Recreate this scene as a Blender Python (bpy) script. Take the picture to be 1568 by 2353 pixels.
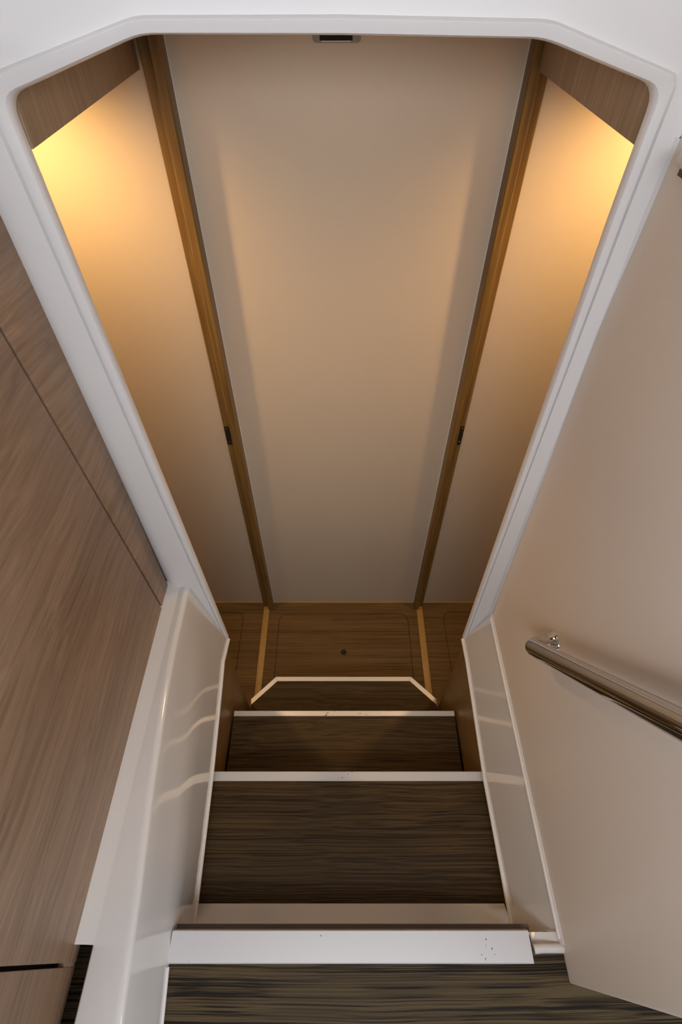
import bpy, bmesh, math
from mathutils import Vector

for o in list(bpy.data.objects):
    bpy.data.objects.remove(o, do_unlink=True)
scene = bpy.context.scene
COL = scene.collection

# ---------------------------------------------------------------- camera
cam_d = bpy.data.cameras.new('camera')
cam = bpy.data.objects.new('camera', cam_d)
COL.objects.link(cam)
cam.location = (0, 0, 1.93)
cam.rotation_euler = (math.radians(90 - 49.4), 0, 0)
cam_d.sensor_fit = 'VERTICAL'
cam_d.sensor_height = 36.0
cam_d.lens = 1170 / 2353 * 36.0
cam_d.clip_start = 0.01
scene.camera = cam

# ---------------------------------------------------------------- world, daylight, exposure
w = bpy.data.worlds.new('world')
scene.world = w
w.use_nodes = True
w.node_tree.nodes['Background'].inputs[0].default_value = (0.62, 0.78, 1.0, 1)
w.node_tree.nodes['Background'].inputs[1].default_value = 0.1

def area(name, loc, rot, sx, sy, power, col):
    d = bpy.data.lights.new(name, 'AREA')
    d.shape = 'RECTANGLE'; d.size = sx; d.size_y = sy; d.energy = power; d.color = col
    o = bpy.data.objects.new(name, d); COL.objects.link(o)
    o.location = loc; o.rotation_euler = rot
    return o
DAY = (0.88, 0.915, 1.0)
area('window_daylight_rear', (0.1, -2.75, 1.65), (math.radians(90), 0, 0), 3.2, 0.8, 5, DAY)
area('window_daylight_left', (-2.05, -0.7, 1.80), (math.radians(90), 0, math.radians(-90)), 2.4, 0.6, 22, DAY)
area('window_daylight_right', (2.05, -0.7, 1.80), (math.radians(90), 0, math.radians(90)), 2.4, 0.6, 22, DAY)
area('saloon_overhead_fill', (0.0, -0.50, 2.06), (math.radians(42), 0, 0), 1.1, 0.30, 9.5, DAY)  # added overhead fill to brighten the bulkhead and landing, no hatch known

vs = scene.view_settings
vs.view_transform = 'Standard'; vs.look = 'None'; vs.gamma = 1.0; vs.use_curve_mapping = False
vs.exposure = 0.3

# ---------------------------------------------------------------- materials
def new_mat(name):
    m = bpy.data.materials.new(name); m.use_nodes = True
    nt = m.node_tree
    return m, nt, nt.nodes['Principled BSDF']

def N(nt, t, **kw):
    n = nt.nodes.new(t)
    for k, v in kw.items():
        if k in n.inputs.keys() if hasattr(n.inputs, 'keys') else False:
            n.inputs[k].default_value = v
        else:
            setattr(n, k, v)
    return n

def plain(name, col, rough=0.4, metal=0.0, coat=0.0, var=0.03, scale=6.0, bump=0.0, bscale=400.0, spec=0.5):
    m, nt, b = new_mat(name)
    g = nt.nodes.new('ShaderNodeNewGeometry')
    n = nt.nodes.new('ShaderNodeTexNoise'); n.inputs['Scale'].default_value = scale; n.inputs['Detail'].default_value = 4
    nt.links.new(g.outputs['Position'], n.inputs['Vector'])
    r = nt.nodes.new('ShaderNodeValToRGB')
    r.color_ramp.elements[0].position = 0.3; r.color_ramp.elements[1].position = 0.7
    r.color_ramp.elements[0].color = tuple(c * (1 - var) for c in col) + (1,)
    r.color_ramp.elements[1].color = tuple(min(1, c * (1 + var)) for c in col) + (1,)
    nt.links.new(n.outputs['Fac'], r.inputs['Fac'])
    nt.links.new(r.outputs['Color'], b.inputs['Base Color'])
    b.inputs['Roughness'].default_value = rough
    b.inputs['Metallic'].default_value = metal
    b.inputs['Coat Weight'].default_value = coat
    b.inputs['Coat Roughness'].default_value = 0.06
    b.inputs['Specular IOR Level'].default_value = spec
    if bump:
        n2 = nt.nodes.new('ShaderNodeTexNoise'); n2.inputs['Scale'].default_value = bscale
        nt.links.new(g.outputs['Position'], n2.inputs['Vector'])
        bp = nt.nodes.new('ShaderNodeBump'); bp.inputs['Strength'].default_value = bump; bp.inputs['Distance'].default_value = 0.001
        nt.links.new(n2.outputs['Fac'], bp.inputs['Height']); nt.links.new(bp.outputs['Normal'], b.inputs['Normal'])
    return m

def wood(name, light, dark, axis, across=90.0, along=2.5, slow=0.25, rough=0.45, warp=0.05, bands=(0.35, 0.62), fine=0.5, bump=0.25, tone=1.0, spec=0.4):
    """straight grain running along `axis`, in metres of world space"""
    m, nt, b = new_mat(name)
    L = nt.links.new
    g = nt.nodes.new('ShaderNodeNewGeometry')
    # slow warp so that grain lines wander like cathedral figure
    wm = nt.nodes.new('ShaderNodeMapping')
    s = [7.0, 7.0, 7.0]; s['xyz'.index(axis)] = 2.2
    wm.inputs['Scale'].default_value = s
    L(g.outputs['Position'], wm.inputs['Vector'])
    wn = nt.nodes.new('ShaderNodeTexNoise'); wn.inputs['Scale'].default_value = 1.0; wn.inputs['Detail'].default_value = 2.0
    L(wm.outputs['Vector'], wn.inputs['Vector'])
    ws = nt.nodes.new('ShaderNodeVectorMath'); ws.operation = 'SCALE'; ws.inputs['Scale'].default_value = warp
    L(wn.outputs['Color'], ws.inputs[0])
    ad = nt.nodes.new('ShaderNodeVectorMath'); ad.operation = 'ADD'
    L(g.outputs['Position'], ad.inputs[0]); L(ws.outputs['Vector'], ad.inputs[1])
    def grain(ac, al, detail, rgh):
        mp = nt.nodes.new('ShaderNodeMapping')
        q = [ac, ac, ac]; q['xyz'.index(axis)] = al
        mp.inputs['Scale'].default_value = q
        L(ad.outputs['Vector'], mp.inputs['Vector'])
        n = nt.nodes.new('ShaderNodeTexNoise'); n.inputs['Scale'].default_value = 1.0
        n.inputs['Detail'].default_value = detail; n.inputs['Roughness'].default_value = rgh
        L(mp.outputs['Vector'], n.inputs['Vector'])
        return n.outputs['Fac']
    g1 = grain(across, along, 2.5, 0.55)
    g2 = grain(across * 2.6, along * 2.0, 2.0, 0.5)
    g3 = grain(across * 0.13, along * 0.5, 2.0, 0.5)
    mx = nt.nodes.new('ShaderNodeMix'); mx.data_type = 'FLOAT'; mx.inputs[0].default_value = fine * 0.6
    L(g1, mx.inputs[2]); L(g2, mx.inputs[3])
    mx2 = nt.nodes.new('ShaderNodeMix'); mx2.data_type = 'FLOAT'; mx2.inputs[0].default_value = slow
    L(mx.outputs[0], mx2.inputs[2]); L(g3, mx2.inputs[3])
    r = nt.nodes.new('ShaderNodeValToRGB')
    r.color_ramp.elements[0].position = bands[0]; r.color_ramp.elements[1].position = bands[1]
    r.color_ramp.elements[0].color = tuple(dark) + (1,)
    r.color_ramp.elements[1].color = tuple(light) + (1,)
    L(mx2.outputs[0], r.inputs['Fac'])
    L(r.outputs['Color'], b.inputs['Base Color'])
    b.inputs['Roughness'].default_value = rough
    b.inputs['Specular IOR Level'].default_value = spec
    if bump:
        bp = nt.nodes.new('ShaderNodeBump'); bp.inputs['Strength'].default_value = bump; bp.inputs['Distance'].default_value = 0.0006
        L(mx.outputs[0], bp.inputs['Height']); L(bp.outputs['Normal'], b.inputs['Normal'])
    return m

def aluminium(name):
    m, nt, b = new_mat(name)
    L = nt.links.new
    g = nt.nodes.new('ShaderNodeNewGeometry')
    mp = nt.nodes.new('ShaderNodeMapping'); mp.inputs['Scale'].default_value = (4, 300, 300)
    L(g.outputs['Position'], mp.inputs['Vector'])
    n = nt.nodes.new('ShaderNodeTexNoise'); n.inputs['Scale'].default_value = 1.0; n.inputs['Detail'].default_value = 3
    L(mp.outputs['Vector'], n.inputs['Vector'])
    # tiny dark chips and scuffs scattered over the anodised face
    v = nt.nodes.new('ShaderNodeTexNoise'); v.inputs['Scale'].default_value = 210.0; v.inputs['Detail'].default_value = 2.0
    L(g.outputs['Position'], v.inputs['Vector'])
    p = nt.nodes.new('ShaderNodeTexNoise'); p.inputs['Scale'].default_value = 9.0
    L(g.outputs['Position'], p.inputs['Vector'])
    mul = nt.nodes.new('ShaderNodeMath'); mul.operation = 'MULTIPLY'
    L(v.outputs['Fac'], mul.inputs[0]); L(p.outputs['Fac'], mul.inputs[1])
    rr = nt.nodes.new('ShaderNodeValToRGB')
    rr.color_ramp.elements[0].position = 0.418; rr.color_ramp.elements[0].color = (0.66, 0.655, 0.645, 1)
    rr.color_ramp.elements[1].position = 0.44; rr.color_ramp.elements[1].color = (0.10, 0.09, 0.08, 1)
    L(mul.outputs[0], rr.inputs['Fac'])
    L(rr.outputs['Color'], b.inputs['Base Color'])
    b.inputs['Metallic'].default_value = 0.35
    mr = nt.nodes.new('ShaderNodeMapRange'); mr.inputs[3].default_value = 0.33; mr.inputs[4].default_value = 0.5
    L(n.outputs['Fac'], mr.inputs[0]); L(mr.outputs[0], b.inputs['Roughness'])
    return m

M = {}
M['gelcoat'] = plain('white_gelcoat', (0.68, 0.66, 0.63), rough=0.12, coat=1.0, var=0.01, scale=3)
M['frame_white'] = plain('white_moulded_frame', (0.80, 0.785, 0.77), rough=0.32, var=0.01, scale=3, bump=0.03, bscale=60)
M['trim_white'] = plain('white_edge_trim', (0.74, 0.72, 0.69), rough=0.3, var=0.01)
M['cream'] = plain('cream_laminate', (0.635, 0.535, 0.400), rough=0.42, var=0.015, scale=2.5, bump=0.05, bscale=900)
M['cream_wall'] = plain('cream_side_panel', (0.76, 0.665, 0.56), rough=0.45, var=0.012, scale=2.0, bump=0.04, bscale=700)
M['ceiling'] = plain('beige_headliner', (0.42, 0.37, 0.31), rough=0.7, var=0.01)
M['tread'] = wood('dark_ribbed_oak', (0.076, 0.046, 0.018), (0.024, 0.014, 0.0055), 'x', across=400, along=1.6, slow=0.10, warp=0.024, bands=(0.41, 0.57), fine=0.35, bump=0.5, rough=0.5, spec=0.15)
M['floor'] = wood('dark_oak_floor', (0.180, 0.108, 0.042), (0.070, 0.038, 0.013), 'x', across=300, along=2.0, warp=0.018, bands=(0.36, 0.62), fine=0.4, bump=0.3, rough=0.45, spec=0.15)
M['landing'] = wood('striped_oak_landing', (0.090, 0.062, 0.028), (0.010, 0.0065, 0.003), 'x', across=360, along=1.0, slow=0.08, warp=0.018, bands=(0.42, 0.56), fine=0.3, bump=0.5, rough=0.5, spec=0.15)
M['cab_y'] = wood('pale_walnut_along_y', (0.390, 0.262, 0.168), (0.185, 0.113, 0.066), 'y', across=110, along=1.4, warp=0.10, bands=(0.30, 0.68), fine=0.55, bump=0.1, rough=0.45)
M['jamb'] = wood('walnut_along_z', (0.260, 0.150, 0.042), (0.130, 0.068, 0.016), 'z', across=160, along=4, warp=0.02, bands=(0.35, 0.65), fine=0.4, bump=0.1, rough=0.42)
M['header'] = wood('walnut_header_along_z', (0.440, 0.315, 0.205), (0.290, 0.198, 0.122), 'z', across=110, along=5, warp=0.03, bands=(0.35, 0.65), fine=0.5, bump=0.1, rough=0.42)
M['sill'] = plain('golden_oak_strip', (0.40, 0.24, 0.075), rough=0.4, var=0.08, scale=60)
M['side_brown'] = plain('plain_brown_side', (0.22, 0.125, 0.045), rough=0.4, var=0.1, scale=12)
M['alu'] = aluminium('brushed_aluminium')
M['chrome'] = plain('polished_steel', (0.62, 0.60, 0.58), rough=0.07, metal=1.0, var=0.0)
M['bronze'] = plain('dark_bronze', (0.10, 0.075, 0.05), rough=0.3, metal=0.8, var=0.05)
M['black'] = plain('black_gap', (0.008, 0.007, 0.006), rough=0.8, var=0.0)
M['shade'] = plain('brown_grey_gap_shade', (0.13, 0.105, 0.085), rough=0.6, var=0.05)  # shade of the gap under the nosing, put into the colour
M['grey'] = plain('grey_plate', (0.30, 0.26, 0.22), rough=0.4, var=0.02)
M['tan_edge'] = plain('tan_board_edge', (0.42, 0.33, 0.22), rough=0.5, var=0.1, scale=80)

# ---------------------------------------------------------------- mesh helpers
def put(name, verts, faces, mat, parent=None, smooth=False, angle=35, recenter=True, mats=None):
    me = bpy.data.meshes.new(name)
    off = Vector((0, 0, 0))
    if recenter and parent is None:
        xs = [v[0] for v in verts]; ys = [v[1] for v in verts]; zs = [v[2] for v in verts]
        off = Vector(((min(xs) + max(xs)) / 2, (min(ys) + max(ys)) / 2, min(zs)))
    elif parent is not None:
        off = world_off(parent)
    me.from_pydata([tuple(Vector(v) - off) for v in verts], [], faces)
    bm = bmesh.new(); bm.from_mesh(me)
    bmesh.ops.recalc_face_normals(bm, faces=bm.faces[:])
    bm.to_mesh(me); bm.free()
    me.materials.append(M[mat])
    o = bpy.data.objects.new(name, me); COL.objects.link(o)
    if parent is None:
        o.location = off
    else:
        o.parent = parent
    if smooth:
        me.shade_smooth()
        me.set_sharp_from_angle(angle=math.radians(angle))
    return o

def world_off(o):
    v = Vector((0, 0, 0))
    while o is not None:
        v += o.location; o = o.parent
    return v

def empty(name, loc, parent=None):
    o = bpy.data.objects.new(name, None); COL.objects.link(o)
    o.empty_display_size = 0.05
    o.location = Vector(loc) - (world_off(parent) if parent else Vector((0, 0, 0)))
    if parent: o.parent = parent
    return o

def tag(o, label, cat, kind=None, group=None):
    o['label'] = label; o['category'] = cat
    if kind: o['kind'] = kind
    if group: o['group'] = group
    return o

def box(name, x0, x1, y0, y1, z0, z1, mat, parent=None, bev=0.0, seg=2):
    bm = bmesh.new()
    vs_ = [bm.verts.new(p) for p in ((x0,y0,z0),(x1,y0,z0),(x1,y1,z0),(x0,y1,z0),(x0,y0,z1),(x1,y0,z1),(x1,y1,z1),(x0,y1,z1))]
    for f in ((0,3,2,1),(4,5,6,7),(0,1,5,4),(1,2,6,5),(2,3,7,6),(3,0,4,7)):
        bm.faces.new([vs_[i] for i in f])
    if bev:
        bmesh.ops.bevel(bm, geom=bm.edges[:], offset=bev, segments=seg, profile=0.5, affect='EDGES')
    v = [tuple(p.co) for p in bm.verts]; bm.verts.index_update()
    f = [[q.index for q in fc.verts] for fc in bm.faces]
    bm.free()
    return put(name, v, f, mat, parent, smooth=bev > 0, angle=40)

def extrude_x(name, prof, x0, x1, mat, parent=None, smooth=False):
    """closed (y,z) profile swept along x"""
    n = len(prof)
    v = [(x0, p[0], p[1]) for p in prof] + [(x1, p[0], p[1]) for p in prof]
    f = [[i, (i + 1) % n, n + (i + 1) % n, n + i] for i in range(n)]
    f += [list(range(n))[::-1], list(range(n, 2 * n))]
    return put(name, v, f, mat, parent, smooth=smooth)

def prism_z(name, poly, z0, z1, mat, parent=None):
    n = len(poly)
    v = [(p[0], p[1], z0) for p in poly] + [(p[0], p[1], z1) for p in poly]
    f = [[i, (i + 1) % n, n + (i + 1) % n, n + i] for i in range(n)]
    f += [list(range(n))[::-1], list(range(n, 2 * n))]
    return put(name, v, f, mat, parent)

def plate_z(name, outer, holes, z0, z1, mat, parent=None):
    """flat plate with holes: loops in xy, thickness z0..z1"""
    bm = bmesh.new()
    for z in (z0, z1):
        edges = []
        for lp in [outer] + holes:
            vs_ = [bm.verts.new((p[0], p[1], z)) for p in lp]
            for i in range(len(vs_)):
                edges.append(bm.edges.new((vs_[i], vs_[(i + 1) % len(vs_)])))
        bmesh.ops.triangle_fill(bm, use_beauty=True, use_dissolve=False, edges=edges)
    bm.verts.index_update()
    k = len(bm.verts) // 2
    vv = bm.verts[:]
    base = 0
    for lp in [outer] + holes:
        n = len(lp)
        for i in range(n):
            a, b_ = base + i, base + (i + 1) % n
            bm.faces.new((vv[a], vv[b_], vv[k + b_], vv[k + a])) if True else None
        base += n
    v = [tuple(p.co) for p in bm.verts]
    f = [[q.index for q in fc.verts] for fc in bm.faces]
    bm.free()
    return put(name, v, f, mat, parent)

def lerp(a, b_, t): return a + (b_ - a) * t

def rrect(x0, x1, y0, y1, r, seg=6):
    pts = []
    for cx, cy, a0 in ((x1 - r, y1 - r, 0), (x0 + r, y1 - r, 90), (x0 + r, y0 + r, 180), (x1 - r, y0 + r, 270)):
        for i in range(seg + 1):
            a = math.radians(a0 + 90 * i / seg)
            pts.append((cx + r * math.cos(a), cy + r * math.sin(a)))
    return pts

def circle(cx, cy, r, n=20):
    return [(cx + r * math.cos(2 * math.pi * i / n), cy + r * math.sin(2 * math.pi * i / n)) for i in range(n)]

def loft(name, rows, mat, parent=None, closed=False, caps=False, smooth=True, angle=40):
    """rows: list of stations, each a list of the same number of 3-D points"""
    n = len(rows[0]); v = [p for r in rows for p in r]; f = []
    for j in range(len(rows) - 1):
        for i in range(n if closed else n - 1):
            a = j * n + i; b_ = j * n + (i + 1) % n
            f.append([a, b_, b_ + n, a + n])
    if caps:
        f.append(list(range(n))[::-1]); f.append([(len(rows) - 1) * n + i for i in range(n)])
    return put(name, v, f, mat, parent, smooth=smooth, angle=angle)

def tube(name, path, r, mat, parent=None, n=16, caps=True):
    path = [Vector(p) for p in path]; rows = []
    up = Vector((0, 0, 1)); prev = None
    for i, p in enumerate(path):
        t = (path[min(i + 1, len(path) - 1)] - path[max(i - 1, 0)]).normalized()
        if prev is None:
            a = t.cross(up)
            if a.length < 1e-3: a = t.cross(Vector((1, 0, 0)))
            a.normalize()
        else:
            a = (prev - t * prev.dot(t)).normalized()
        prev = a; b_ = t.cross(a)
        rr = r[i] if isinstance(r, (list, tuple)) else r
        rows.append([tuple(p + a * rr * math.cos(2 * math.pi * k / n) + b_ * rr * math.sin(2 * math.pi * k / n)) for k in range(n)])
    return loft(name, rows, mat, parent, closed=True, caps=caps, angle=50)

def bez(p0, p1, p2, n=8):
    p0, p1, p2 = Vector(p0), Vector(p1), Vector(p2)
    return [p0 * (1 - t) ** 2 + p1 * 2 * t * (1 - t) + p2 * t * t for t in [i / n for i in range(n + 1)]]

# ================================================================ STRUCTURE: lower corridor
YB = 1.137       # back wall plane
HC = 1.90        # lower ceiling height
# --- floor with inset hatches
fl_outer = [(-1.6, 0.02), (1.6, 0.02), (1.6, YB), (-1.6, YB)]
H_C = (-0.262, 0.284, 0.60, 1.083)
H_L = (-1.00, -0.413, 0.72, 1.092)
H_R = (0.434, 1.00, 0.72, 1.092)
holes = [rrect(*h, 0.034)[::-1] for h in (H_C, H_L, H_R)]
floor = plate_z('floor', fl_outer, holes, -0.0015, 0.0, 'floor')
tag(floor, 'dark brown oak floor of the lower corridor at the foot of the stairs', 'floor', 'structure')
bed = box('subfloor', -1.6, 1.6, 0.02, YB, -0.05, -0.0015, 'black', floor)
g = 0.0022
for h, hole in ((H_C, True), (H_L, False), (H_R, False)):
    plate_z('floor_hatch', rrect(h[0] + g, h[1] - g, h[2] + g, h[3] - g, 0.034 - g),
            [circle(0.011, 0.908, 0.0118)[::-1]] if hole else [], -0.0014, -0.0001, 'floor', floor)

# --- back wall and thin baseboard
wb = box('wall_back', -1.6, 1.6, YB, YB + 0.04, -0.05, HC, 'cream')
tag(wb, 'tall cream panelled wall at the back of the lower corridor', 'wall', 'structure')
for nm, a, b_, lab in (('baseboard_back', -0.291, 0.313, 'thin golden strip at the foot of the middle cream wall panel'),
                  ('baseboard_left', -1.6, -0.334, 'thin golden strip at the foot of the left cabin wall'),
                  ('baseboard_right', 0.352, 1.6, 'thin golden strip at the foot of the right cabin wall')):
    tag(box(nm, a, b_, YB - 0.003, YB, 0.0, 0.005, 'sill'), lab, 'baseboard', 'structure')
tag(box('ceiling', -1.6, 1.6, 0.70, YB, HC, HC + 0.03, 'ceiling'), 'beige headliner over the lower corridor', 'ceiling', 'structure')
tag(box('wall_cabin_left', -1.64, -1.6, 0.66, YB, -0.05, HC, 'header'), 'walnut end wall inside the left cabin', 'wall', 'structure')
tag(box('wall_cabin_right', 1.6, 1.64, 0.66, YB, -0.05, HC, 'header'), 'walnut end wall inside the right cabin', 'wall', 'structure')

# --- cabin doorways: jamb (stepped), header, threshold, strike plate
def doorway(name, s, xi, xm, xo, hx, sx0, sx1, lab):
    root = empty(name, ((xi + xo) / 2, 1.11, 0.0))
    tag(root, lab, 'doorway', 'structure')
    # stepped jamb profile in xy (s = -1 left, +1 right)
    yf, yr = 1.100, 1.117
    r = 0.0025
    prof = [(xi, YB), (xi, yf + r), (xi + s * r, yf), (xm - s * r, yf), (xm, yf + r), (xm, yr), (xo - s * r, yr), (xo, yr + r), (xo, YB)]
    n = len(prof)
    v = [(p[0], p[1], 0.0) for p in prof] + [(p[0], p[1], HC) for p in prof]
    f = [[i, (i + 1) % n, n + (i + 1) % n, n + i] for i in range(n)] + [list(range(n))[::-1], list(range(n, 2 * n))]
    jamb = put('jamb', v, f, 'jamb', root)
    bead = tube('seal_bead', [(xm + s * 0.0018, 1.1155, 0.004), (xm + s * 0.0018, 1.1155, 1.755)], 0.0022, 'sill', jamb, n=8)
    # strike plate with keeper hole and two screws
    pz0, pz1 = 0.930, 0.998
    xa, xb = sorted((xm + s * 0.0055, xo - s * 0.001))
    pts = rrect(xa, xb, pz0, pz1, 0.005, 4)
    v = [(p[0], yr - 0.0015, p[1]) for p in pts] + [(p[0], yr + 0.0005, p[1]) for p in pts]
    n = len(pts)
    f = [[i, (i + 1) % n, n + (i + 1) % n, n + i] for i in range(n)] + [list(range(n))[::-1], list(range(n, 2 * n))]
    sp = put('strike_plate', v, f, 'bronze', jamb)
    xa, xb = sorted((xi, xi - s * 0.0016))
    box('panel_strip', xa, xb, YB - 0.0025, YB, 0.005, HC, 'trim_white', root)
    # header board along y
    xa, xb = sorted((hx, hx + s * 0.03))
    box('header', xa, xb, 0.664, 1.1175, 1.765, HC, 'header', root, bev=0.0012)
    xa, xb = sorted((sx0, sx1))
    th = box('threshold', xa, xb, 0.655, 1.116, 0.0, 0.005, 'sill', root, bev=0.0015)
    # keeper and screws
    xa, xb = sorted((xm + s * 0.007, xo - s * 0.0025))
    box('keeper_hole', xa, xb, yr - 0.0022, yr - 0.001, 0.949, 0.975, 'black', root)
    for zz in (0.9385, 0.989):
        cx = (xa + xb) / 2
        tube('screw', [(cx, yr - 0.0012, zz), (cx, yr - 0.003, zz)], [0.004, 0.003], 'bronze', root, n=10)
    return root
doorway('door_1', -1, -0.291, -0.311, -0.332, -0.3365, -0.331, -0.306, 'walnut door frame of the left cabin with header and golden threshold')
doorway('door_2', 1, 0.313, 0.332, 0.350, 0.3265, 0.349, 0.323, 'walnut door frame of the right cabin with header and golden threshold')

tag(box('light_block_under_landing', -0.45, 0.45, -0.01, 0.02, -0.05, 0.562, 'side_brown'), 'added brown board blocking stray light under the landing', 'wall', 'structure')  # unseen board added to stop world light leaking in below the steps
# --- cabin side of the bulkhead
tag(box('wall_front_left', -1.6, -0.375, 0.672, 0.70, -0.05, HC, 'header'), 'walnut inner face of the bulkhead in the left cabin', 'wall', 'structure')
tag(box('wall_front_right', 0.378, 1.6, 0.672, 0.70, -0.05, HC, 'header'), 'walnut inner face of the bulkhead in the right cabin', 'wall', 'structure')

# ================================================================ STRUCTURE: white bulkhead with chamfered opening
YF = 0.65
def arc_corner(p, c, q, r, n=5):
    p, c, q = Vector(p), Vector(c), Vector(q)
    return [tuple(v) for v in bez(c + (p - c).normalized() * r, c, c + (q - c).normalized() * r, n)]
A = [(-0.3135, 0.625), (-0.326, 1.20), (-0.3365, 1.70), (-0.338, 1.775)]
c1, c2, c3, c4 = (-0.3385, 1.812), (-0.188, 1.8585), (0.190, 1.8555), (0.318, 1.8195)
B = [(0.3182, 1.78), (0.318, 1.70), (0.328, 1.20), (0.339, 0.625)]
def ring(A, c1, c2, c3, c4, B, r1, r2, mid):
    return A + arc_corner(A[-1], c1, c2, r1) + arc_corner(c1, c2, c3, r2, 4) + [mid] + arc_corner(c2, c3, c4, r2, 4) + arc_corner(c3, c4, B[0], r1) + B
pathL = ring(A, c1, c2, c3, c4, B, 0.020, 0.016, (0.0, 1.858))
AO = [(-0.3190, 0.625), (-0.341, 1.20), (-0.3535, 1.70), (-0.3555, 1.775)]
BO = [(0.3315, 1.78), (0.3312, 1.70), (0.3375, 1.20), (0.3455, 0.625)]
pathO = ring(AO, (-0.3570, 1.8255), (-0.189, 1.8705), (0.193, 1.8680), (0.3315, 1.8285), BO, 0.012, 0.012, (0.0, 1.8708))
# cross-section of the rolled trim: (fraction of the band width, y beside the door, y over the top)
SEC = [(0.0, 0.6620, 0.6620), (0.0, 0.6560, 0.6550), (0.07, 0.6525, 0.6500), (0.18, 0.6502, 0.6470), (0.45, 0.649, 0.6455),
       (0.72, 0.6488, 0.6440), (0.90, 0.6492, 0.6432), (0.94, 0.6530, 0.6436), (1.0, 0.6550, 0.6448), (1.06, 0.6525, 0.6472), (1.14, 0.6488, 0.6500)]
rows = []
NP = len(pathL)
for i, (p, po) in enumerate(zip(pathL, pathO)):
    k = min(i, NP - 1 - i)
    q = max(0.0, min(1.0, (k - 3) / 5.0))
    rows.append([(lerp(p[0], po[0], d), lerp(y0, y1, q), lerp(p[1], po[1], d)) for d, y0, y1 in SEC])
# outer border of the bulkhead face (left: to the cabinet, right: to the wall, top: to the saloon ceiling)
for i, (r, p) in enumerate(zip(rows, pathL)):
    x, z = p
    lx, ly, lz = r[-1]
    if i < 4:
        zz = lz if i else 0.60
        ex = [(-0.376, 0.6485, zz), (-0.390, 0.6496, zz), (-0.401, 0.6535, zz), (-0.414, 0.6640, zz)]
    elif i >= len(rows) - 4:
        wx = 0.3805 - 0.027 * max(0.0, min(1.0, (z - 0.775) / 0.78))
        ex = [(wx - 0.006, 0.6485, lz), (wx - 0.002, 0.6470, lz), (wx, 0.6430, lz), (wx + 0.004, 0.640, lz)]
    elif z < 1.835:
        s = -1 if x < 0 else 1
        k = max(0.0, (z - 1.76) / 0.06)
        wx = -0.420 if s < 0 else 0.3575
        ex = [(lx + s * 0.003, 0.6500, lz + 0.004), (lx + s * 0.04, 0.640, lz + 0.03), (s * 0.46, 0.605, 1.99), (s * 0.50, 0.59, 2.15)]
    else:
        ex = [(lx * 1.005, 0.6500, lz + 0.003), (lx * 1.01, 0.6500, lz + 0.02), (lx * 1.04, 0.6480, 2.00), (lx * 1.06, 0.645, 2.15)]
    r.extend(ex)
bulk = loft('wall_bulkhead', rows, 'frame_white', angle=28)
tag(bulk, 'white moulded bulkhead with the chamfered opening over the stairs', 'wall', 'structure')

# ================================================================ STRUCTURE: saloon level
ZL = 0.775
land = prism_z('floor_landing', [(-2.1, -2.8), (2.1, -2.8), (2.1, 0.003), (0.330, 0.003), (0.330, 0.018), (-0.300, 0.018), (-0.300, 0.012), (-2.1, 0.012)], ZL - 0.03, ZL, 'landing')
tag(land, 'dark striped oak landing at the top of the stairs', 'floor', 'structure')
extrude_x('nosing', [(0.0245, ZL - 0.018), (0.0245, ZL + 0.0005), (0.0232, ZL + 0.0022), (-0.0185, ZL + 0.0022), (-0.0200, ZL + 0.0005), (-0.0200, ZL), (0.021, ZL), (0.021, ZL - 0.018)], -0.2945, 0.3275, 'alu', land)
box('board_edge', -0.300, 0.330, 0.018, 0.0265, ZL - 0.032, ZL - 0.017, 'tan_edge', land)
box('shadow_gap', -0.300, 0.340, 0.012, 0.0340, 0.7202, ZL - 0.034, 'shade', land)  # dark block standing in for the shade below the landing nosing
# slanted white riser under the landing
loft_r = extrude_x('riser', [(0.0390, 0.606), (0.073, 0.579), (0.073, 0.562), (0.020, 0.562), (0.020, 0.720), (0.0345, 0.720)], -0.3035, 0.3435, 'gelcoat', land)

# right wall panel (slightly battered), its near edge, saloon shell around the camera
def wxr(z): return 0.3815 - 0.027 * max(0.0, min(1.0, (z - 0.775) / 0.78))
zs = [0.7755, 1.0, 1.2, 1.4, 1.555, 1.8, 2.15]
rows = []
for z in zs:
    e = -0.0445 - 0.035 * (z - 0.775)
    x = wxr(z)
    rows.append([(x + 0.03, 0.645, z), (x, 0.645, z), (x, e + 0.003, z), (x + 0.0009, e + 0.0009, z), (x + 0.003, e, z), (x + 0.03, e, z)])
wr = loft('wall_right', rows, 'cream_wall', closed=True, caps=True, angle=50)
tag(wr, 'cream side wall on the right that carries the steel handrail', 'wall', 'structure')
tag(box('wall_saloon_rear', -2.1, 2.1, -2.86, -2.80, ZL, 1.22, 'cream_wall'), 'low saloon wall behind the camera below the windows', 'wall', 'structure')
tag(box('wall_saloon_left', -2.16, -2.1, -2.8, 0.62, ZL, 1.22, 'cream_wall'), 'low saloon wall on the left below the windows', 'wall', 'structure')
tag(box('wall_saloon_right', 2.1, 2.16, -2.8, 0.62, ZL, 1.22, 'cream_wall'), 'low saloon wall on the right below the windows', 'wall', 'structure')
tag(box('ceiling_saloon', -2.16, 2.16, -2.86, 0.62, 2.15, 2.19, 'ceiling'), 'beige saloon ceiling above the landing', 'ceiling', 'structure')

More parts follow.
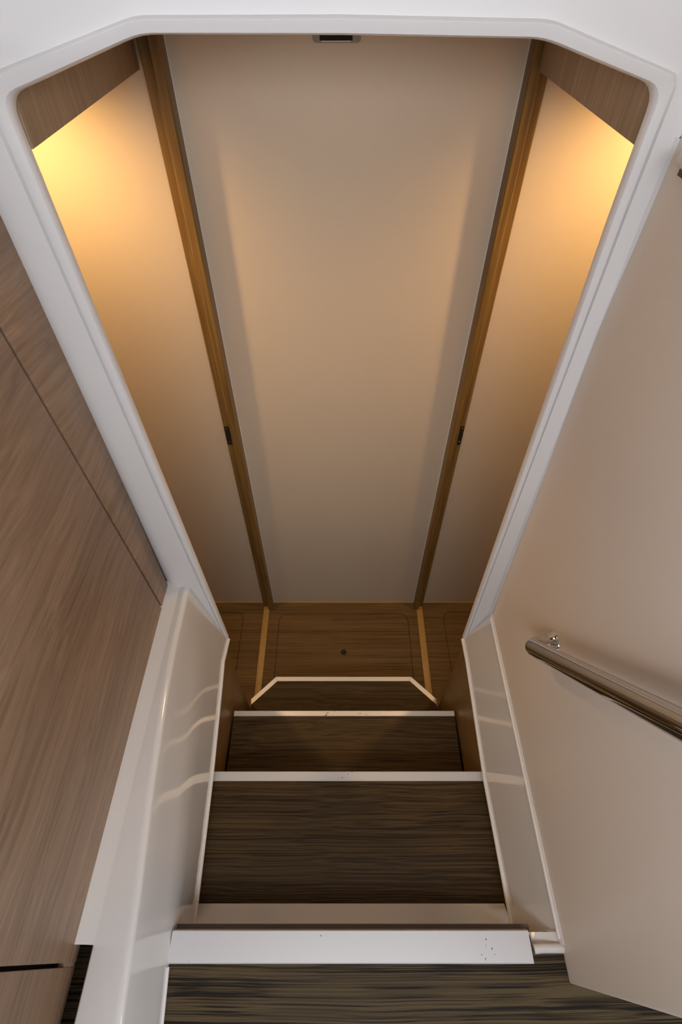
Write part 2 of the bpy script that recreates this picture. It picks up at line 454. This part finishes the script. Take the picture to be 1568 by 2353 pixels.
# left moulded ledge (white gelcoat), lofted along y
def interp(tab, y):
    if y <= tab[0][0]: return tab[0][1]
    for (y0, v0), (y1, v1) in zip(tab, tab[1:]):
        if y <= y1: return lerp(v0, v1, (y - y0) / (y1 - y0))
    return tab[-1][1]
cornx = [(-0.45, -0.290), (-0.083, -0.3135), (0.068, -0.3255), (0.208, -0.3405), (0.39, -0.354), (0.49, -0.3585), (0.60, -0.3585), (0.65, -0.358)]
midx = [(-0.45, -0.256), (-0.097, -0.2855), (0.024, -0.2960), (0.30, -0.3190), (0.60, -0.337), (0.65, -0.337)]   # at z = 0.775
lowx = [(-0.45, -0.256), (-0.097, -0.2855), (0.024, -0.2960), (0.0262, -0.299), (0.30, -0.307), (0.58, -0.315), (0.65, -0.3135)]
lowz = [(-0.45, 0.770), (0.0225, 0.770), (0.0262, 0.603), (0.30, 0.607), (0.50, 0.628), (0.58, 0.641), (0.65, 0.627)]
def ledge_row(y, gap):
    cx = interp(cornx, y); mx = interp(midx, y); lx = interp(lowx, y); lz = interp(lowz, y)
    row = []
    if gap:
        row += [(-0.384, y, 0.776), (-0.384, y, 0.893), (-0.3835, y, 0.897), (-0.381, y, 0.8995)]
    else:
        row += [(-0.430, y, 0.905), (-0.411, y, 0.9045), (-0.398, y, 0.9030), (-0.383, y, 0.8998)]
    ZT = 0.903
    row += [(-0.380, y, 0.8998), (cx - 0.012, y, ZT + 0.0010)]
    # rounded corner
    dx, dz = (mx - cx), (0.775 - ZT)
    l = math.hypot(dx, dz); dx /= l; dz /= l
    r = 0.008
    p0, p1, p2 = Vector((cx - 0.008, 0, ZT + 0.0008)), Vector((cx, 0, ZT)), Vector((cx + dx * r, 0, ZT + dz * r))
    for t in (0.0, 0.25, 0.5, 0.75, 1.0):
        q = p0 * (1 - t) ** 2 + p1 * 2 * t * (1 - t) + p2 * t * t
        row.append((q.x, y, q.z))
    # nearly flat side panel: corner - middle - lower edge
    for t in (0.3, 0.55, 0.78):
        row.append((lerp(cx, mx, t) + 0.0006 * math.sin(9 * y + 5 * t), y, lerp(ZT, 0.775, t)))
    row.append((mx, y, 0.775))
    for t in (0.3, 0.65, 1.0):
        row.append((lerp(mx, lx, t), y, lerp(0.775, lz, t)))
    if y > 0.645:      # the ledge top runs on behind the rounded edge of the bulkhead
        row[:6] = [(p[0], p[1] + 0.014, p[2]) for p in row[:6]]
    return row
ys_gap = [-0.45, -0.30, -0.15, -0.085, -0.04, -0.01, 0.000, 0.0035]
ys_full = [0.0045, 0.012, 0.0225, 0.0262, 0.040, 0.07, 0.12, 0.214, 0.30, 0.40, 0.50, 0.545, 0.58, 0.615, 0.65]
rows = [ledge_row(y, True) for y in ys_gap] + [ledge_row(y, False) for y in ys_full]
ledge = loft('trim_1', rows, 'gelcoat', angle=45)
tag(ledge, 'glossy white moulded ledge along the left side of the stairs', 'moulding', 'structure')
bead = tube('edge_bead', [(interp(lowx, y) + 0.001, y, interp(lowz, y)) for y in (0.032, 0.08, 0.16, 0.24, 0.30, 0.38, 0.46, 0.52, 0.56, 0.58, 0.60, 0.625, 0.652)], 0.0048, 'trim_white', ledge, n=10)
tube('edge_strip', [(interp(lowx, y) - 0.001, y, 0.7785) for y in (-0.45, -0.3, -0.15, -0.05, -0.024)], 0.0035, 'trim_white', ledge, n=8)

# right moulded side panel
rlowx = [(0.0, 0.328), (0.03, 0.330), (0.05, 0.345), (0.65, 0.345)]
rlowz = [(0.0, 0.77), (0.015, 0.72), (0.045, 0.615), (0.30, 0.600), (0.60, 0.612), (0.65, 0.622)]
def rrow(y):
    lx, lz = interp([(0.0, 0.329), (0.022, 0.331), (0.026, 0.343), (0.30, 0.3425), (0.65, 0.339)], y), interp([(0.0, 0.768), (0.022, 0.760), (0.026, 0.622), (0.30, 0.600), (0.58, 0.630), (0.65, 0.627)], y)
    ux, uz = 0.3815, 0.787
    row = [(ux + 0.003, y, uz + 0.004), (ux - 0.0015, y, uz + 0.0035), (ux - 0.0040, y, uz - 0.001), (ux - 0.0050, y, uz - 0.007)]
    for t in (0.0, 0.3, 0.6, 0.85, 1.0):
        row.append((lerp(ux - 0.006, lx, t), y, lerp(uz - 0.012, lz, t)))
    return row
ys = [0.004, 0.012, 0.022, 0.026, 0.047, 0.08, 0.15, 0.30, 0.45, 0.58, 0.62, 0.65]
rm = loft('trim_2', [rrow(y) for y in ys], 'gelcoat', angle=45)
tag(rm, 'glossy white moulded panel along the right side of the stairs', 'moulding', 'structure')
tube('edge_bead', [(rrow(y)[-1][0] - 0.001, y, rrow(y)[-1][2]) for y in (0.032, 0.10, 0.2, 0.30, 0.42, 0.52, 0.58, 0.60, 0.625, 0.652)], 0.0048, 'trim_white', rm, n=10)
tube('top_bead', [(0.3765, y, 0.785) for y in (0.012, 0.15, 0.3, 0.45, 0.63)], 0.0028, 'trim_white', rm, n=8)
tube('end_fillet', [(0.331, -0.001, 0.779), (0.345, 0.0, 0.780), (0.365, 0.0, 0.780), (0.381, 0.0, 0.780)], 0.007, 'gelcoat', rm, n=12)

# ================================================================ STAIRCASE
st = empty('staircase', (0.01, 0.35, 0.0))
tag(st, 'dark oak steps with bright metal nosings leading down to the corridor', 'staircase')
def tread_poly(name, poly, z, th, nose, nname='nosing'):
    t = prism_z(name, poly, z - th, z, 'tread', st)
    return t
# upper tread
def straight_tread(x0, x1, y0, y1, z, nw):
    t = box('tread', x0, x1, y0, y1 - 0.003, z - 0.026, z, 'tread', st, bev=0.0008, seg=1)
    extrude_x('nosing', [(y1, z - 0.022), (y1, z + 0.0004), (y1 - 0.0013, z + 0.0018), (y1 - nw + 0.001, z + 0.0018), (y1 - nw, z + 0.0004), (y1 - nw, z - 0.0002), (y1 - 0.003, z - 0.0002), (y1 - 0.003, z - 0.022)], x0, x1, 'alu', t)
    box('riser', x0 + 0.004, x1 - 0.004, y1 - 0.035, y1 - 0.02, z - 0.195, z - 0.026, 'tread', st)
    return t
straight_tread(-0.322, 0.352, 0.060, 0.3265, 0.580, 0.0215)
straight_tread(-0.3185, 0.3375, 0.270, 0.5395, 0.387, 0.0160)
# lowest tread with chamfered front corners and mitred nosing
Z3 = 0.194
outer = [(-0.306, 0.46), (0.325, 0.46), (0.325, 0.646), (0.246, 0.7235), (-0.228, 0.7235), (-0.306, 0.646)]
t3 = prism_z('tread', outer, Z3 - 0.026, Z3 - 0.0002, 'tread', st)
nw = 0.0145
inn = [(-0.306, 0.646 - nw * 1.40), (-0.228 + nw * 0.41, 0.7235 - nw), (0.246 - nw * 0.41, 0.7235 - nw), (0.325, 0.646 - nw * 1.40)]
out = [(-0.3065, 0.646), (-0.228, 0.7240), (0.246, 0.7240), (0.3255, 0.646)]
for k in range(3):
    a = 0.0003
    prism_z('nosing', [(inn[k][0] + a, inn[k][1]), (inn[k + 1][0] - a, inn[k + 1][1]), (out[k + 1][0] - a, out[k + 1][1]), (out[k][0] + a, out[k][1])][::-1], Z3 - 0.0002, Z3 + 0.0018, 'alu', t3)
prism_z('riser', [(-0.285, 0.52), (0.304, 0.52), (0.304, 0.635), (0.236, 0.70), (-0.218, 0.70), (-0.285, 0.635)], 0.0, Z3 - 0.026, 'tread', st)
# plain brown side boards of the stairwell
for x0, x1 in ((-0.338, -0.3265), (0.3455, 0.357)):
    box('side_panel', x0, x1, 0.062, 0.655, 0.0, 0.612, 'side_brown', st, bev=0.001, seg=1)

# ================================================================ THINGS
# cabinet on the left
cab = empty('wall_cabinet', (-0.66, 0.05, 0.903))
tag(cab, 'tall pale walnut cabinet with flush doors above the white ledge', 'cabinet')
XC = -0.410
box('body', -0.90, XC - 0.020, -1.10, 0.640, 0.905, 1.83, 'black', cab)
box('cabinet_top', -0.90, XC + 0.014, -1.10, 0.648, 1.84, 1.858, 'cab_y', cab, bev=0.002)
ZC0, ZC1 = 0.878, 1.84
def cpanel(name, ylo, yhi):
    # ylo / yhi: (y at the foot, y at the top); the face leans a few millimetres towards the stairs
    o = box(name, XC - 0.018, XC, 0, 1, ZC0, ZC1, 'cab_y', cab, bev=0.0012, seg=2)
    off = world_off(cab)
    for v in o.data.vertices:
        wv = v.co + off
        t = (wv.z - ZC0) / (ZC1 - ZC0)
        lo = lerp(ylo[0], ylo[1], t); hi = lerp(yhi[0], yhi[1], t)
        y = wv.y
        wv.y = lo + y if y < 0.5 else hi - (1 - y)
        wv.x += 0.012 * t
        v.co = wv - off
    return o
SEAM = (0.5945, 0.543)
cpanel('filler_panel', (SEAM[0] + 0.003, SEAM[1] + 0.003), (0.6520, 0.6650))
cpanel('door', (-0.0165, -0.0165), (SEAM[0] - 0.003, SEAM[1] - 0.003))
cpanel('door', (-0.64, -0.64), (-0.0215, -0.0215))
box('joint_cover', XC - 0.010, XC - 0.0012, -0.026, -0.012, 0.879, 0.918, 'cab_y', cab)

# steel handrail on the right wall
hr = empty('handrail', (0.365, 0.405, 1.09))
tag(hr, 'polished steel handrail on the cream right wall', 'handrail')
P0 = Vector((0.3268, 0.394, 1.115)); P1 = Vector((0.3170, 0.157, 1.443))
d = (P1 - P0).normalized()
wall_pt = Vector((wxr(1.11), 0.402, 1.110))
path = [wall_pt + Vector((0.002, 0, 0)), wall_pt + Vector((-0.010, 0, 0)), wall_pt + Vector((-0.018, 0, 0))]
path += bez(wall_pt + Vector((-0.020, 0, 0)), P0 - d * 0.006, P0 + d * 0.024, 10)[1:]
path += [P0 + d * t for t in (0.05, 0.12, 0.22, 0.32, 0.42, 0.50)]
e = path[-1]
path += bez(e, e + d * 0.035, e + d * 0.04 + Vector((0.030, 0, 0)), 6)[1:]
path += [e + d * 0.04 + Vector((wxr(1.6) - e.x - 0.004, 0, 0))]
tube('rail', path, 0.0146, 'chrome', hr, n=28)
tube('flange', [wall_pt + Vector((0.001, 0, 0)), wall_pt + Vector((-0.002, 0, 0)), wall_pt + Vector((-0.005, 0, 0)), wall_pt + Vector((-0.012, 0, 0))], [0.0225, 0.0225, 0.0190, 0.0150], 'chrome', hr, n=28)
e2 = e + d * 0.04; wp2 = Vector((wxr(e2.z), e2.y, e2.z))
tube('flange', [wp2 + Vector((0.001, 0, 0)), wp2 + Vector((-0.002, 0, 0)), wp2 + Vector((-0.005, 0, 0)), wp2 + Vector((-0.012, 0, 0))], [0.0225, 0.0225, 0.0190, 0.0150], 'chrome', hr, n=28)

# white rail near the top of the right wall
br = empty('blind_rail', (0.35, 0.45, 1.752))
tag(br, 'short white rail fixed high on the right wall beside the bulkhead', 'rail')
xw = wxr(1.75); DZ = 0.0105
pr_ = [(xw - 0.0005, 1.770), (xw - 0.010, 1.772), (xw - 0.016, 1.768), (xw - 0.018, 1.762), (xw - 0.016, 1.757), (xw - 0.010, 1.7545), (xw - 0.0005, 1.7545)]
rows = [[(x, y, z + DZ) for x, z in pr_] for y in (0.30, 0.40, 0.50, 0.600)]
rows.append([(lerp(xw, x, 0.8), 0.606, lerp(1.762, z, 0.85) + DZ) for x, z in pr_])
loft('rail_cover', rows, 'frame_white', br, closed=True, caps=True, angle=50)
box('rail_shadow_strip', xw - 0.011, xw - 0.001, 0.30, 0.600, 1.7485 + DZ, 1.7544 + DZ, 'bronze', br)  # dark strip standing in for the shadow under the rail

# small slotted fitting at the top of the back wall
fv = empty('wall_vent', (-0.007, YB, 1.790))
tag(fv, 'small black slotted fitting in a grey plate high on the back wall', 'vent')
pts = rrect(-0.047, 0.033, 1.7960, 1.832, 0.006, 4)
n = len(pts)
put('plate', [(p[0], YB - 0.004, p[1]) for p in pts] + [(p[0], YB - 0.0001, p[1]) for p in pts],
    [[i, (i + 1) % n, n + (i + 1) % n, n + i] for i in range(n)] + [list(range(n))[::-1], list(range(n, 2 * n))], 'grey', fv)
box('slot', -0.035, 0.019, YB - 0.0052, YB - 0.0038, 1.7990, 1.826, 'black', fv)
box('slot_lip', -0.032, 0.016, YB - 0.0068, YB - 0.0040, 1.7976, 1.7990, 'trim_white', fv)

# ================================================================ cabin downlights (recessed in the headliner, warm)
def downlight(x, y, power):
    d_ = bpy.data.lights.new('cabin_downlight', 'SPOT')
    d_.energy = power; d_.color = (1.0, 0.615, 0.25); d_.spot_size = math.radians(145); d_.spot_blend = 0.85
    d_.shadow_soft_size = 0.022
    o = bpy.data.objects.new('cabin_downlight', d_); COL.objects.link(o)
    o.location = (x, y, HC - 0.04)
for sx in (-1, 1):
    downlight(0.010 + sx * 0.61, 0.925, 15.5)
# added warm fill under the corridor headliner, dim and diffuse; no lamp seen there
d_ = bpy.data.lights.new('corridor_fill', 'AREA'); d_.shape = 'DISK'; d_.size = 0.12; d_.energy = 0.22; d_.color = (1.0, 0.615, 0.25)
o = bpy.data.objects.new('corridor_fill', d_); COL.objects.link(o); o.location = (0.01, 0.80, HC - 0.01)
